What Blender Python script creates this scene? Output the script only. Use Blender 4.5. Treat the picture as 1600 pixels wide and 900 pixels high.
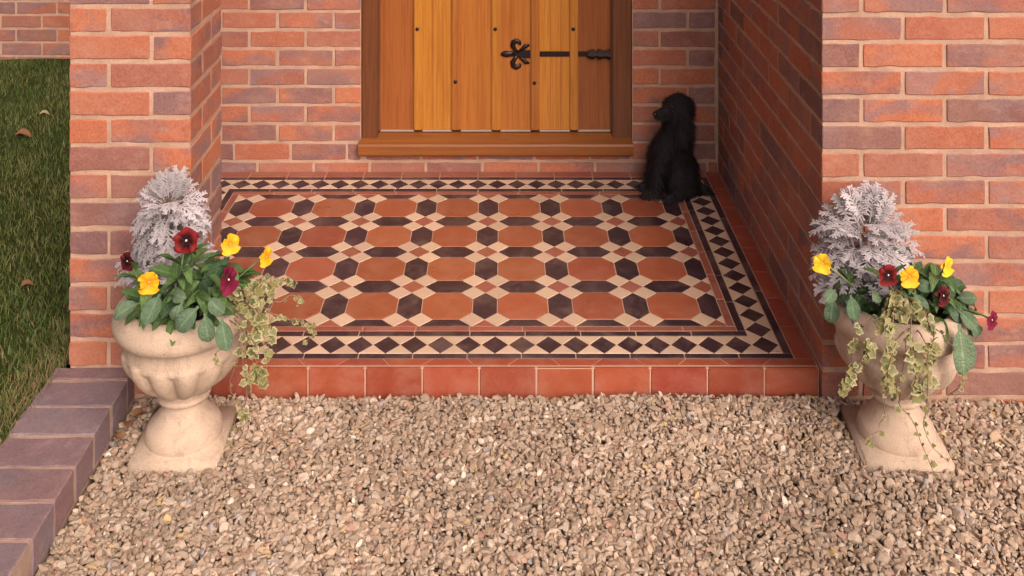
import bpy, bmesh, math, random
import numpy as np
from mathutils import Vector, Matrix, noise

random.seed(7); np.random.seed(7)
for o in list(bpy.data.objects): bpy.data.objects.remove(o, do_unlink=True)
S = bpy.context.scene
C = S.collection
R = math.radians

# ------------------------------------------------------------------ camera, sky, sun, exposure
F, H, VX, VY = 1585.0, 1.665, 787.0, -383.0          # focal length (px of 1600), eye height, vanishing point
cam = bpy.data.cameras.new('camera'); cam_o = bpy.data.objects.new('camera', cam); C.objects.link(cam_o)
cam.sensor_width = 36; cam.lens = F*36/1600
cam.shift_x = (800-VX)/1600; cam.shift_y = (VY-450)/1600
cam.clip_start = 0.05; cam.clip_end = 400
cam_o.location = (0, 0, H); cam_o.rotation_euler = (R(90), 0, 0)
S.camera = cam_o

SUN_AZ, SUN_EL = 153, 37                              # compass from +Y, elevation
w = bpy.data.worlds.new('World'); S.world = w; w.use_nodes = True
nt = w.node_tree
sky = nt.nodes.new('ShaderNodeTexSky'); sky.sky_type = 'NISHITA'; sky.sun_disc = False
sky.sun_elevation = R(SUN_EL); sky.sun_rotation = R(SUN_AZ)
sky.dust_density = 7.0; sky.air_density = 0.25; sky.ozone_density = 0.0
bg = nt.nodes['Background']; bg.inputs['Strength'].default_value = 0.15
nt.links.new(sky.outputs[0], bg.inputs['Color'])
sl = bpy.data.lights.new('sun', 'SUN'); sl.energy = 1.9; sl.angle = R(52); sl.color = (1.0, 0.90, 0.80)
so = bpy.data.objects.new('sun', sl); C.objects.link(so); so.location = (3, -4, 6)
sd = Vector((math.sin(R(SUN_AZ))*math.cos(R(SUN_EL)), math.cos(R(SUN_AZ))*math.cos(R(SUN_EL)), math.sin(R(SUN_EL))))
so.rotation_euler = sd.to_track_quat('Z', 'Y').to_euler()
S.render.engine = 'CYCLES'
vs = S.view_settings
vs.view_transform = 'Standard'; vs.look = 'None'; vs.gamma = 1; vs.use_curve_mapping = False
vs.exposure = 0.08
vs.use_white_balance = True; vs.white_balance_temperature = 7000; vs.white_balance_tint = 20

# ------------------------------------------------------------------ helpers
def at(x, y, Y):
    """photo pixel seen at distance Y -> world point"""
    s = F/Y
    return Vector(((x-VX)/s, Y, H-(y-VY)/s))

def tag(o, label=None, cat=None, group=None, kind=None):
    if label: o['label'] = label
    if cat: o['category'] = cat
    if group: o['group'] = group
    if kind: o['kind'] = kind
    return o

def link(name, data, mat=None, parent=None, mw=None):
    o = bpy.data.objects.new(name, data)
    if data is not None and mat is not None and len(data.materials) == 0: data.materials.append(mat)
    C.objects.link(o)
    if parent is not None: o.parent = parent
    if mw is not None: o.matrix_local = mw
    return o

def empty(name, loc=(0, 0, 0)):
    o = bpy.data.objects.new(name, None); o.location = loc; o.empty_display_size = .05
    C.objects.link(o); return o

def mesh(vs_, fs, smooth=False, name='m'):
    me = bpy.data.meshes.new(name); me.from_pydata([tuple(v) for v in vs_], [], fs); me.update()
    if smooth: me.polygons.foreach_set('use_smooth', [True]*len(me.polygons))
    return me

def bm_mesh(bm, smooth=False, name='m'):
    me = bpy.data.meshes.new(name); bm.to_mesh(me); bm.free()
    if smooth: me.polygons.foreach_set('use_smooth', [True]*len(me.polygons))
    return me

def T(v): return Matrix.Translation(Vector(v))

def frame(loc, d, n, sc=1.0):
    y = Vector(d).normalized(); z = Vector(n); z = (z - y*z.dot(y))
    if z.length < 1e-5: z = y.orthogonal()
    z.normalize(); x = y.cross(z)
    m = Matrix((x, y, z)).transposed().to_4x4()
    if not isinstance(sc, (tuple, list)): sc = (sc, sc, sc)
    return T(loc) @ m @ Matrix.Diagonal((*sc, 1))

# ------------------------------------------------------------------ materials
class NM:
    def __init__(s, name, rough=.8, spec=.3):
        s.m = bpy.data.materials.new(name); s.m.use_nodes = True
        s.t = s.m.node_tree; s.n = s.t.nodes; s.l = s.t.links
        s.b = s.n['Principled BSDF']
        s.b.inputs['Roughness'].default_value = rough
        s.b.inputs['Specular IOR Level'].default_value = spec
        s._v = None
    def _set(s, sock, v):
        if hasattr(v, 'is_output'): s.l.new(v, sock)
        elif isinstance(v, (tuple, list)) and len(v) == 3 and sock.type == 'RGBA': sock.default_value = (*v, 1)
        else: sock.default_value = v
    def objrand(s): return s.n.new('ShaderNodeObjectInfo').outputs['Random']
    def vec(s, rnd=True, gen='Object', scale=(1, 1, 1)):
        tc = s.n.new('ShaderNodeTexCoord').outputs[gen]
        mp = s.n.new('ShaderNodeMapping'); mp.inputs['Scale'].default_value = scale
        s.l.new(tc, mp.inputs['Vector'])
        if rnd:
            k = s.math('MULTIPLY', s.objrand(), 37.0)
            cx = s.n.new('ShaderNodeCombineXYZ')
            for i in range(3): s.l.new(k, cx.inputs[i])
            s.l.new(cx.outputs[0], mp.inputs['Location'])
        return mp.outputs[0]
    def noise(s, v, scale, detail=4, rough=.6, dist=0.0, out='Fac'):
        n = s.n.new('ShaderNodeTexNoise'); s.l.new(v, n.inputs['Vector'])
        n.inputs['Scale'].default_value = scale; n.inputs['Detail'].default_value = detail
        n.inputs['Roughness'].default_value = rough; n.inputs['Distortion'].default_value = dist
        return n.outputs[out]
    def math(s, op, a, b=0.0, clamp=False):
        n = s.n.new('ShaderNodeMath'); n.operation = op; n.use_clamp = clamp
        s._set(n.inputs[0], a); s._set(n.inputs[1], b); return n.outputs[0]
    def ramp(s, f, stops, mode='LINEAR'):
        n = s.n.new('ShaderNodeValToRGB'); n.color_ramp.interpolation = mode
        e = n.color_ramp.elements
        while len(e) < len(stops): e.new(.5)
        for i, (p, c) in enumerate(stops):
            e[i].position = p; e[i].color = (*c, 1) if isinstance(c, (tuple, list)) else (c, c, c, 1)
        s.l.new(f, n.inputs[0]); return n.outputs[0]
    def mix(s, f, a, b, mode='MIX'):
        n = s.n.new('ShaderNodeMix'); n.data_type = 'RGBA'; n.blend_type = mode
        s._set(n.inputs[0], f); s._set(n.inputs[6], a); s._set(n.inputs[7], b); return n.outputs[2]
    def hsv(s, c, h=.5, sat=1.0, v=1.0):
        n = s.n.new('ShaderNodeHueSaturation')
        s._set(n.inputs['Hue'], h); s._set(n.inputs['Saturation'], sat); s._set(n.inputs['Value'], v); s._set(n.inputs['Color'], c)
        return n.outputs[0]
    def mapr(s, f, a, b, c, d):
        n = s.n.new('ShaderNodeMapRange'); s.l.new(f, n.inputs[0])
        for i, q in enumerate((a, b, c, d)): n.inputs[i+1].default_value = q
        return n.outputs[0]
    def bump(s, h, strength=.3, dist=.002):
        n = s.n.new('ShaderNodeBump'); n.inputs['Strength'].default_value = strength; n.inputs['Distance'].default_value = dist
        s.l.new(h, n.inputs['Height'])
        s.l.new(n.outputs[0], s.b.inputs['Normal'])
    def col(s, c): s._set(s.b.inputs['Base Color'], c); return s
    def rough(s, c): s._set(s.b.inputs['Roughness'], c); return s
    def attr(s, name):
        n = s.n.new('ShaderNodeAttribute'); n.attribute_name = name; return n.outputs

def brick_material(name, stops, dark, pale=(.41, .255, .185), patch=.28, rimw=.30):
    q = NM(name, .9, .15)
    base = q.ramp(q.objrand(), stops)
    v = q.vec()
    pa = q.mapr(q.noise(q.vec(scale=(.8, .8, 1.6)), 6.0, 3, .55, .6), .44, .60, 0, 1)
    r2 = q.math('GREATER_THAN', q.math('FRACT', q.math('MULTIPLY', q.objrand(), 13.7)), patch)
    dk = q.mix(q.math('FRACT', q.math('MULTIPLY', q.objrand(), 7.3)), dark, q.hsv(dark, .5, .8, 1.35))
    c = q.mix(q.math('MULTIPLY', q.math('MULTIPLY', pa, r2), .85), base, dk)
    b1 = q.noise(v, 10, 4, .6, .5)
    c = q.mix(q.mapr(b1, .38, .68, 0, .45), c, q.hsv(c, .502, 1.05, 1.32))
    g = q.noise(v, 150, 3, .75)
    c = q.mix(q.mapr(g, .40, .75, 0, .5), c, q.hsv(c, .5, .85, 1.55))
    c = q.mix(q.mapr(g, .22, .46, .40, 0), c, q.hsv(c, .5, 1.0, .5))
    # lime bloom and mortar smears
    lime = q.mapr(q.noise(q.vec(scale=(1, 1, 1.7)), 20, 6, .78), .52, .74, 0, .55)
    c = q.mix(lime, c, pale)
    c = q.mix(q.mapr(q.noise(v, 4.0, 3, .6), .42, .66, .02, .22), c, pale)
    q.col(c)
    hgt = q.math('ADD', q.math('MULTIPLY', q.noise(v, 42, 5, .7), 1.2), q.math('MULTIPLY', g, .6))
    q.bump(hgt, .6, .0022)
    return q.m

RED_STOPS = [(0, (.345, .112, .058)), (.20, (.305, .104, .066)), (.38, (.38, .124, .060)), (.54, (.265, .098, .068)),
             (.70, (.33, .106, .058)), (.86, (.23, .095, .074)), (1, (.165, .088, .080))]
M_BRICK = brick_material('red_multi_brick', RED_STOPS, (.155, .085, .088))
M_EDGE = brick_material('blue_engineering_brick', [(0, (.185, .115, .120)), (.5, (.155, .108, .120)), (1, (.20, .115, .112))],
                        (.13, .098, .112), (.34, .25, .23), .3)

def mortar_material(name, a, b):
    q = NM(name, .95, .1); v = q.vec(False)
    n1 = q.noise(v, 14, 5, .65); n2 = q.noise(v, 260, 3, .7)
    c = q.mix(q.mapr(n1, .35, .65, 0, 1), a, b)
    c = q.mix(q.mapr(n2, .35, .7, 0, .5), c, q.hsv(c, .5, .85, 1.3))
    q.col(c); q.bump(q.math('ADD', n1, n2), .7, .003); return q.m
M_MORTAR = mortar_material('mortar', (.47, .315, .225), (.36, .235, .165))
M_MORTAR_EDGE = mortar_material('mortar_edge', (.42, .30, .23), (.33, .23, .175))

def tile_material(name, col, var, rough=.32):
    q = NM(name, rough, .5); v = q.vec()
    n1 = q.noise(v, 18, 4, .6); n2 = q.noise(v, 240, 3, .7)
    c = q.mix(n1, q.hsv(col, .5, 1.0, 1-var), q.hsv(col, .5, .96, 1+var))
    k = q.mapr(q.objrand(), 0, 1, 1-var, 1+var)
    c = q.hsv(c, q.mapr(q.math('FRACT', q.math('MULTIPLY', q.objrand(), 5.7)), 0, 1, .493, .507), 1.0, k)
    c = q.mix(q.mapr(n2, .55, .8, 0, .28), c, q.hsv(c, .5, .8, 1.7))
    dust = q.mapr(q.noise(q.vec(True), 9, 6, .75, .4), .46, .74, 0, .24)
    c = q.mix(dust, c, (.46, .32, .24))
    c = q.mix(q.mapr(q.noise(q.vec(True), 55, 4, .7), .60, .74, 0, .35), c, q.hsv(c, .5, .9, .55))
    q.col(c); q.rough(q.mapr(n1, .3, .7, rough-.06, rough+.2)); q.bump(q.math('ADD', n1, q.math('MULTIPLY', n2, .3)), .12, .002); return q.m
M_TRED = tile_material('terracotta_tile', (.30, .078, .032), .17)
M_TBLK = tile_material('black_tile', (.034, .017, .024), .22)
M_TCRM = tile_material('cream_tile', (.55, .41, .285), .11)
M_TROSE = tile_material('rose_tile', (.27, .085, .05), .12)
M_QRED = tile_material('quarry_tile', (.30, .064, .028), .12, .42)
q = NM('grout', .95, .1); q.col(q.mix(q.noise(q.vec(False), 30, 4), (.55, .38, .28), (.42, .27, .19))); M_GROUT = q.m

def wood_material(name, a, b, dark, rough=.38, sc=1.0, coat=.25):
    q = NM(name, rough, .4)
    v = q.vec(scale=(30*sc, 30*sc, 1.3))
    g = q.noise(v, 1.0, 5, .6, .6)
    v2 = q.vec(scale=(150, 150, 5)); f = q.noise(v2, 1.0, 3, .7)
    c = q.mix(q.mapr(g, .3, .7, 0, 1), a, b)
    c = q.mix(q.mapr(f, .46, .68, 0, .7), c, dark)
    c = q.mix(q.mapr(q.noise(q.vec(scale=(60, 60, 1.0)), 1, 4, .6, 1.2), .52, .60, 0, .45), c, dark)
    c = q.hsv(c, .5, 1.0, q.mapr(q.objrand(), 0, 1, .88, 1.12))
    q.col(c); q.bump(q.math('ADD', g, f), .10, .001)
    q.b.inputs['Coat Weight'].default_value = coat; q.b.inputs['Coat Roughness'].default_value = .25
    return q.m
M_OAK_RED = wood_material('stained_oak_red', (.30, .098, .022), (.25, .076, .017), (.17, .047, .011))
M_OAK_YEL = wood_material('stained_oak_golden', (.48, .205, .028), (.41, .160, .021), (.30, .10, .013))
M_OAK_MID = wood_material('stained_oak_amber', (.41, .150, .024), (.35, .118, .019), (.25, .075, .012))
M_FRAME = wood_material('dark_oak_frame', (.165, .058, .018), (.12, .04, .014), (.08, .026, .01))

def wood_h(name, a, b, dark):
    q = NM(name, .42, .4); v = q.vec(scale=(2.2, 38, 38)); g = q.noise(v, 1, 5, .6, .6)
    f = q.noise(q.vec(scale=(5, 150, 150)), 1, 3, .7)
    c = q.mix(q.mapr(g, .3, .7, 0, 1), a, b); c = q.mix(q.mapr(f, .5, .75, 0, .5), c, dark)
    q.col(c); q.bump(g, .1, .001); return q.m
M_SILL = wood_h('oak_sill', (.27, .092, .02), (.20, .066, .015), (.12, .038, .011))

q = NM('black_iron', .38, .5); v = q.vec(False); n = q.noise(v, 90, 4)
q.col(q.mix(n, (.018, .012, .014), (.05, .035, .034))); q.b.inputs['Metallic'].default_value = .75; q.bump(n, .35, .002); M_IRON = q.m
q = NM('steel_strip', .35, .5); q.col((.42, .36, .30)); q.b.inputs['Metallic'].default_value = .3; M_STEEL = q.m

q = NM('cast_stone', .85, .25); v = q.vec(False)
n1 = q.noise(v, 7, 5, .6); n2 = q.noise(v, 220, 3, .7); n3 = q.noise(v, 38, 6, .75, .5)
c = q.mix(n1, (.57, .455, .345), (.47, .36, .265))
c = q.mix(q.mapr(n2, .4, .75, 0, .35), c, (.66, .55, .43))
c = q.mix(q.mapr(n3, .53, .70, 0, .5), c, (.28, .21, .155))
c = q.mix(q.mapr(q.noise(v, 15, 6, .7, 1.5), .52, .62, 0, .35), c, (.33, .255, .19))
c = q.mix(q.mapr(q.noise(q.vec(False, scale=(26, 26, 2.5)), 1, 4, .6), .55, .72, 0, .35), c, (.30, .235, .17))
n4 = q.noise(v, 480, 2, .6); c = q.mix(q.mapr(n4, .58, .7, 0, .5), c, q.hsv(c, .5, 1, .55))
q.col(c); q.bump(q.math('ADD', q.math('MULTIPLY', n2, 1.5), q.math('ADD', n3, n4)), .6, .0022); M_STONE = q.m
q = NM('potting_soil', .98, .05); n = q.noise(q.vec(False), 90, 5, .7); q.col(q.mix(n, (.02, .012, .008), (.08, .05, .03))); q.bump(n, 1, .01); M_SOIL = q.m

def leaf_material(name, a, b, rough=.5, sub=.0, trans=.12, vein=True):
    q = NM(name, rough, .35); v = q.vec()
    c = q.mix(q.objrand(), a, b)
    n = q.noise(v, 5, 4, .6)
    c = q.hsv(c, .5, 1.0, q.mapr(n, .25, .75, .75, 1.25))
    c = q.mix(q.mapr(q.attr('edge')[2], .0, .14, .55, 0), c, q.hsv(c, .49, .75, 1.9))
    c = q.mix(q.mapr(q.attr('edge')[2], .6, 1.0, 0, .3), c, q.hsv(c, .52, 1.0, .6))
    q.col(c); q.bump(q.noise(v, 18, 3), .5, .02)
    q.b.inputs['Transmission Weight'].default_value = 0
    return q.m
M_LEAF = leaf_material('pansy_foliage', (.055, .125, .035), (.10, .19, .055))
M_LEAF_D = leaf_material('dark_foliage', (.035, .085, .04), (.07, .14, .055))
M_BROAD = leaf_material('grey_green_leaf', (.085, .16, .09), (.13, .21, .115), .45)
M_STEM = leaf_material('green_stem', (.09, .15, .04), (.13, .19, .06))
M_TWIG = leaf_material('brown_vine', (.13, .075, .04), (.19, .12, .06), .8)
q = NM('variegated_ivy', .5, .35); v = q.vec(); tt = q.attr('edge')[2]
n = q.noise(v, 3.5, 4, .6); k = q.math('ADD', tt, q.math('MULTIPLY', q.math('SUBTRACT', n, .5), 1.3))
c = q.mix(q.mapr(k, .45, .75, 0, 1), q.mix(q.objrand(), (.08, .12, .04), (.21, .20, .07)), q.mix(q.objrand(), (.40, .33, .18), (.20, .21, .08)))
q.col(c); M_IVY = q.m
q = NM('silver_felt_leaf', .95, .1); v = q.vec(); n = q.noise(v, 14, 3)
c = q.mix(q.objrand(), (.30, .285, .30), (.47, .445, .46)); c = q.hsv(c, .5, 1.0, q.mapr(n, .3, .7, .8, 1.15))
q.col(c); q.b.inputs['Sheen Weight'].default_value = .3; M_SILVER = q.m

def petal_material(name, outer, inner, rough=.6, e0=.1, e1=.65):
    q = NM(name, rough, .25); e = q.attr('edge')[2]
    e = q.math('ADD', e, q.math('MULTIPLY', q.math('SUBTRACT', q.noise(q.vec(), 9, 4, .7), .5), .5))
    c = q.mix(q.mapr(e, e0, e1, 0, 1), inner, outer)
    c = q.hsv(c, .5, 1.0, q.mapr(q.noise(q.vec(), 6, 3), .3, .7, .85, 1.15))
    q.col(c); return q.m
M_PY = petal_material('yellow_petal', (.80, .42, .02), (.78, .22, .01))
M_PL = petal_material('lemon_petal', (.80, .52, .03), (.75, .36, .015))
M_PR = petal_material('dark_red_petal', (.20, .012, .012), (.022, .002, .004), .6, .45, .85)
M_PM = petal_material('maroon_petal', (.105, .008, .014), (.015, .002, .004), .6, .4, .85)
M_PG = petal_material('magenta_petal', (.17, .010, .040), (.06, .003, .015))
q = NM('flower_eye', .6); q.col((.70, .40, .10)); M_EYE = q.m

q = NM('gravel_stone', .85, .25); a = q.attr('tint')[0]; v = q.vec(False)
n = q.noise(v, 110, 4, .7)
q.col(q.mix(q.mapr(n, .3, .75, 0, .6), a, q.hsv(a, .5, .8, 1.35))); q.bump(n, .35, .003); M_GRAVEL = q.m
q = NM('gravel_sand', .95, .1); n = q.noise(q.vec(False), 70, 6, .75); q.col(q.mix(q.mapr(n, .35, .65, 0, 1), (.20, .14, .095), (.38, .28, .20))); q.bump(n, 1, .015); M_SAND = q.m
q = NM('lawn_soil', .98, .05); n = q.noise(q.vec(False), 24, 6, .7); q.col(q.mix(q.mapr(n, .35, .65, 0, 1), (.045, .04, .016), (.035, .06, .016))); q.bump(n, 1, .02); M_LAWN = q.m
q = NM('grass_blade', .6, .3); q.col(q.attr('tint')[0]); M_GRASS = q.m
q = NM('dog_coat', .62, .3); n = q.noise(q.vec(False), 60, 4); q.col(q.mix(n, (.006, .005, .006), (.016, .012, .015))); q.bump(n, .6, .006); M_DOG = q.m
q = NM('dog_fur', .75, .3); q.col((.014, .011, .013)); M_FUR = q.m
q = NM('dog_nose', .25, .5); q.col((.012, .011, .012)); M_NOSE = q.m
q = NM('dead_leaf', .8, .2); q.col(q.mix(q.noise(q.vec(), 12, 4), (.13, .06, .028), (.24, .125, .06))); M_DEAD = q.m
q = NM('pale_leaf', .8, .2); q.col(q.mix(q.noise(q.vec(), 12, 4), (.26, .21, .10), (.34, .27, .15))); M_PALE = q.m
q = NM('shade_wall_render', .9, .1); q.col((.32, .24, .18)); M_RENDER = q.m

# ------------------------------------------------------------------ bricks
BR = {}
def brick_mesh(L, W, Hh, mat, var, chip=1.0):
    key = (round(L, 3), round(W, 3), round(Hh, 3), mat.name, var)
    if key in BR: return BR[key]
    rnd = random.Random(hash((key[0], key[1], key[2], var)) & 0xffff)
    bm = bmesh.new(); bmesh.ops.create_cube(bm, size=1.0)
    for v in bm.verts: v.co = Vector((v.co.x*L, v.co.y*W, v.co.z*Hh))
    bmesh.ops.bevel(bm, geom=bm.edges[:], offset=.0024*chip, segments=1, affect='EDGES')
    for axis, dim in ((0, L), (1, W), (2, Hh)):
        nc = max(1, int(dim/.038))
        if axis == 2: nc = 1
        for i in range(nc):
            p = [0, 0, 0]; p[axis] = -dim/2 + dim*(i+1)/(nc+1) + rnd.uniform(-.004, .004)
            nn = [0, 0, 0]; nn[axis] = 1
            bmesh.ops.bisect_plane(bm, geom=bm.verts[:]+bm.edges[:]+bm.faces[:], plane_co=p, plane_no=nn)
    off = Vector((rnd.uniform(0, 99), rnd.uniform(0, 99), rnd.uniform(0, 99)))
    for v in bm.verts:
        n = noise.noise_vector(v.co*24+off)*.0034*chip + noise.noise_vector(v.co*85+off)*.0018*chip
        v.co += Vector((n.x*(.22 if abs(v.co.x) > L/2-.001 else 1), n.y*(.22 if abs(v.co.y) > W/2-.001 else 1), n.z*(.3 if chip != 1 and abs(v.co.z) > Hh/2-.001 else 1)))
    me = bm_mesh(bm, False, 'brick'); me.materials.append(mat)
    BR[key] = me; return me

BJ = .010
def put_brick(parent, x0, x1, y0, y1, z0, z1, mat, joined=None, chip=1.0):
    """a brick filling the box; as an object, or appended to a joined list"""
    L, W, Hh = x1-x0-.0015, y1-y0-.0005, z1-z0-.0025
    if min(L, W, Hh) < .012: return
    me = brick_mesh(L, W, Hh, mat, random.randrange(4), chip)
    c = Vector(((x0+x1)/2 + random.uniform(-.0012, .0012), (y0+y1)/2 + random.uniform(-.0012, .0012), (z0+z1)/2 + random.uniform(-.001, .001)))
    m = T(c) @ Matrix.Rotation(random.choice((0, math.pi)), 4, 'Z') @ Matrix.Rotation(random.uniform(-.003, .003), 4, 'Y')
    if joined is None: link('brick', me, None, parent, m)
    else: joined.append((me, m))

def join_bricks(name, lst, mat, parent):
    vs_, fs = [], []
    for me, m in lst:
        b = len(vs_)
        vs_ += [m @ v.co for v in me.vertices]
        fs += [[b+i for i in p.vertices] for p in me.polygons]
    if not vs_: return
    o = link(name, mesh(vs_, fs), mat, parent); o['kind'] = 'stuff'; return o

def prism(poly, z0, z1):
    n = len(poly)
    return [(*p, z0) for p in poly]+[(*p, z1) for p in poly], [list(range(n))[::-1], list(range(n, 2*n))]+[[i, (i+1) % n, n+(i+1) % n, n+i] for i in range(n)]

TOPZ = 2.25
def rect0(x0, x1, y0, y1): return [(x0, y0), (x1, y0), (x1, y1), (x0, y1)]
def courses(zj, pitch, zmin, zmax):
    k0 = math.floor((zmin-zj)/pitch)
    k = k0
    while zj+k*pitch < zmax:
        yield k, zj+k*pitch+BJ/2, zj+(k+1)*pitch-BJ/2
        k += 1

# ------------------------------------------------------------------ ground
g = link('ground', mesh([(-60, -40, -.12), (60, -40, -.12), (60, 80, -.12), (-60, 80, -.12)], [(0, 1, 2, 3)]), M_SAND); g['kind'] = 'structure'
g = link('gravel_bed', mesh([(-.985, -1, -.085), (6, -1, -.085), (6, 2.80, -.085), (-.985, 2.80, -.085)], [(0, 1, 2, 3)]), M_SAND); g['kind'] = 'structure'
# lawn with gentle undulation
nx, ny = 40, 60; vs_ = []; fs = []
for j in range(ny+1):
    for i in range(nx+1):
        x = -6 + (6-1.19)*i/nx; y = .5 + 5.05*j/ny
        vs_.append((x, y, .004 + .012*noise.noise(Vector((x*2.3, y*2.3, 0)))))
for j in range(ny):
    for i in range(nx):
        a = j*(nx+1)+i; fs.append((a, a+1, a+nx+2, a+nx+1))
g = link('lawn', mesh(vs_, fs, True), M_LAWN); g['kind'] = 'structure'

# ------------------------------------------------------------------ left pier
PX0, PX1, PY0, PY1 = -1.172, -.843, 2.733, 3.033
pier = tag(empty('brick_pier', (0, 0, 0)), 'square freestanding red brick pier at the left of the porch, behind the left urn', 'pier')
link('mortar', mesh(*prism([(PX0+.0035, PY0+.0035), (PX1-.0035, PY0+.0035), (PX1-.0035, PY1-.0035), (PX0+.0035, PY1-.0035)], -.10, TOPZ)), M_MORTAR, pier)
up = []
def pinwheel(k, z0, z1, dest):
    a = .1025; x0, x1, y0, y1 = PX0, PX1, PY0, PY1
    if k % 2 == 1:   # header left, stretcher right
        r = [(x0+a+BJ, x1, y0, y0+a), (x1-a, x1, y0+a+BJ, y1), (x0, x1-a-BJ, y1-a, y1), (x0, x0+a, y0, y1-a-BJ)]
    else:
        r = [(x0, x1-a-BJ, y0, y0+a), (x1-a, x1, y0, y1-a-BJ), (x0+a+BJ, x1, y1-a, y1), (x0, x0+a, y0+a+BJ, y1)]
    for b in r: put_brick(pier, *b, z0, z1, M_BRICK, dest)
for k, z0, z1 in courses(.538, .075, -.09, TOPZ-.03):
    pinwheel(k, z0, z1, None if z0 < 1.10 else up)
join_bricks('upper_brickwork', up, M_BRICK, pier)

# ------------------------------------------------------------------ right wall (front face and inner return)
WX, WY0, WY1, WXE = .857, 2.733, 4.054, 2.62
rw = tag(empty('brick_wall'), 'red brick wall and shaded inner return on the right of the porch, behind the right urn', 'wall')
a = .1025
link('mortar', mesh(*prism([(WX+.0035, WY0+.0035), (WXE, WY0+.0035), (WXE, WY0+a-.004), (WX+a-.004, WY0+a-.004), (WX+a-.004, WY1+.09), (WX+.0035, WY1+.09)], -.10, TOPZ)), M_MORTAR, rw)
up = []
def stretch_x(parent, x, xe, y0, y1, z0, z1, mat, dest, L=.215):
    while x < xe-.02:
        e = min(x+L, xe); put_brick(parent, x, e, y0, y1, z0, z1, mat, dest); x = e+BJ
def stretch_y(parent, y, ye, x0, x1, z0, z1, mat, dest, L=.215):
    while y < ye-.02:
        e = min(y+L, ye); put_brick(parent, x0, x1, y, e, z0, z1, mat, dest); y = e+BJ
for k, z0, z1 in courses(.522, .0738, -.10, TOPZ-.03):
    d = None if z0 < 1.10 else up
    if k % 2 == 1:
        put_brick(rw, WX, WX+.215, WY0, WY0+a, z0, z1, M_BRICK, d)
        stretch_x(rw, WX+.225, WXE, WY0, WY0+a, z0, z1, M_BRICK, d)
        stretch_y(rw, WY0+a+BJ, WY1-.004, WX, WX+a, z0, z1, M_BRICK, d)
    else:
        put_brick(rw, WX, WX+a, WY0, WY0+.215, z0, z1, M_BRICK, d)
        stretch_x(rw, WX+a+BJ, WXE, WY0, WY0+a, z0, z1, M_BRICK, d)
        stretch_y(rw, WY0+.225, WY1-.004, WX, WX+a, z0, z1, M_BRICK, d)
join_bricks('upper_brickwork', up, M_BRICK, rw)

# ------------------------------------------------------------------ back wall with the door opening
DX0, DX1 = -.569, .512
BXL = -1.205
bw = tag(empty('brick_wall'), 'rose red brick wall around the wooden door at the back of the porch', 'wall')
vs_, fs = [], []
for poly, z0, z1 in (([(BXL+.003, WY1+.0035), (DX0-.002, WY1+.0035), (DX0-.002, WY1+.10), (BXL+.003, WY1+.10)], -.1, TOPZ),
                     ([(DX1+.002, WY1+.0035), (WX+.0015, WY1+.0035), (WX+.0015, WY1+.10), (DX1+.002, WY1+.10)], -.1, TOPZ),
                     ([(DX0-.0021, WY1+.0035), (DX1+.0021, WY1+.0035), (DX1+.0021, WY1+.10), (DX0-.0021, WY1+.10)], -.1, .071),
                     ([(BXL+.003, WY1+.10), (BXL+.10, WY1+.10), (BXL+.10, 5.54), (BXL+.003, 5.54)], -.1, TOPZ)):
    v_, f_ = prism(poly, z0, z1); b = len(vs_); vs_ += v_; fs += [[b+i for i in f] for f in f_]
link('mortar', mesh(vs_, fs), M_MORTAR, bw)
up, ret = [], []
for k, z0, z1 in courses(.041, .075, -.05, TOPZ-.03):
    d = None if z0 < .95 else up
    if k == -1:
        stretch_x(bw, BXL, WX-.002, WY1, WY1+a, z0, z1, M_BRICK, d)
    else:
        # right to left from the door
        x = DX0-.003; L = .215 if k % 2 == 0 else .1025
        if k == 0: L = .05
        while x > BXL+.03:
            e = max(x-L, BXL); put_brick(bw, e, x, WY1, WY1+a, z0, z1, M_BRICK, d); x = e-BJ; L = .215
        x = DX1+.004
        if k % 2 == 0: segs = (.1025, .218)
        else: segs = (.215, .1025)
        for L in segs:
            e = min(x+L, WX-.003); put_brick(bw, x, e, WY1, WY1+a, z0, z1, M_BRICK, d); x = e+BJ
        if k == 0: stretch_x(bw, DX0+.02, DX1-.005, WY1, WY1+a, z0, .071, M_BRICK, d)
    stretch_y(bw, WY1+a+BJ+(.1125 if k % 2 else 0), 5.53, BXL, BXL+a, z0, z1, M_BRICK, ret)
join_bricks('upper_brickwork', up, M_BRICK, bw)
join_bricks('return_brickwork', ret, M_BRICK, bw)

# ------------------------------------------------------------------ far wall behind the lawn
FY = 5.545
fw = tag(empty('brick_wall'), 'distant brick wall beyond the lawn at the top left corner', 'wall')
link('mortar', mesh(*prism([(-3.9, FY+.0035), (BXL, FY+.0035), (BXL, FY+.1), (-3.9, FY+.1)], -.1, TOPZ)), M_MORTAR, fw)
up = []
for k, z0, z1 in courses(.019, .075, -.06, TOPZ-.03):
    d = None if z0 < .60 else up
    stretch_x(fw, -3.9+(.1125 if k % 2 else .03), BXL-.002, FY, FY+a, z0, z1, M_BRICK, d)
join_bricks('upper_brickwork', up, M_BRICK, fw)

# ------------------------------------------------------------------ unseen house wall above the picture, added to shade the lawn
rf = link('unseen_shade_wall', mesh(*prism(rect0(-1.205, 2.62, 4.0, 4.16), TOPZ+.004, 4.6)), M_RENDER); rf['kind'] = 'structure'

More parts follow.
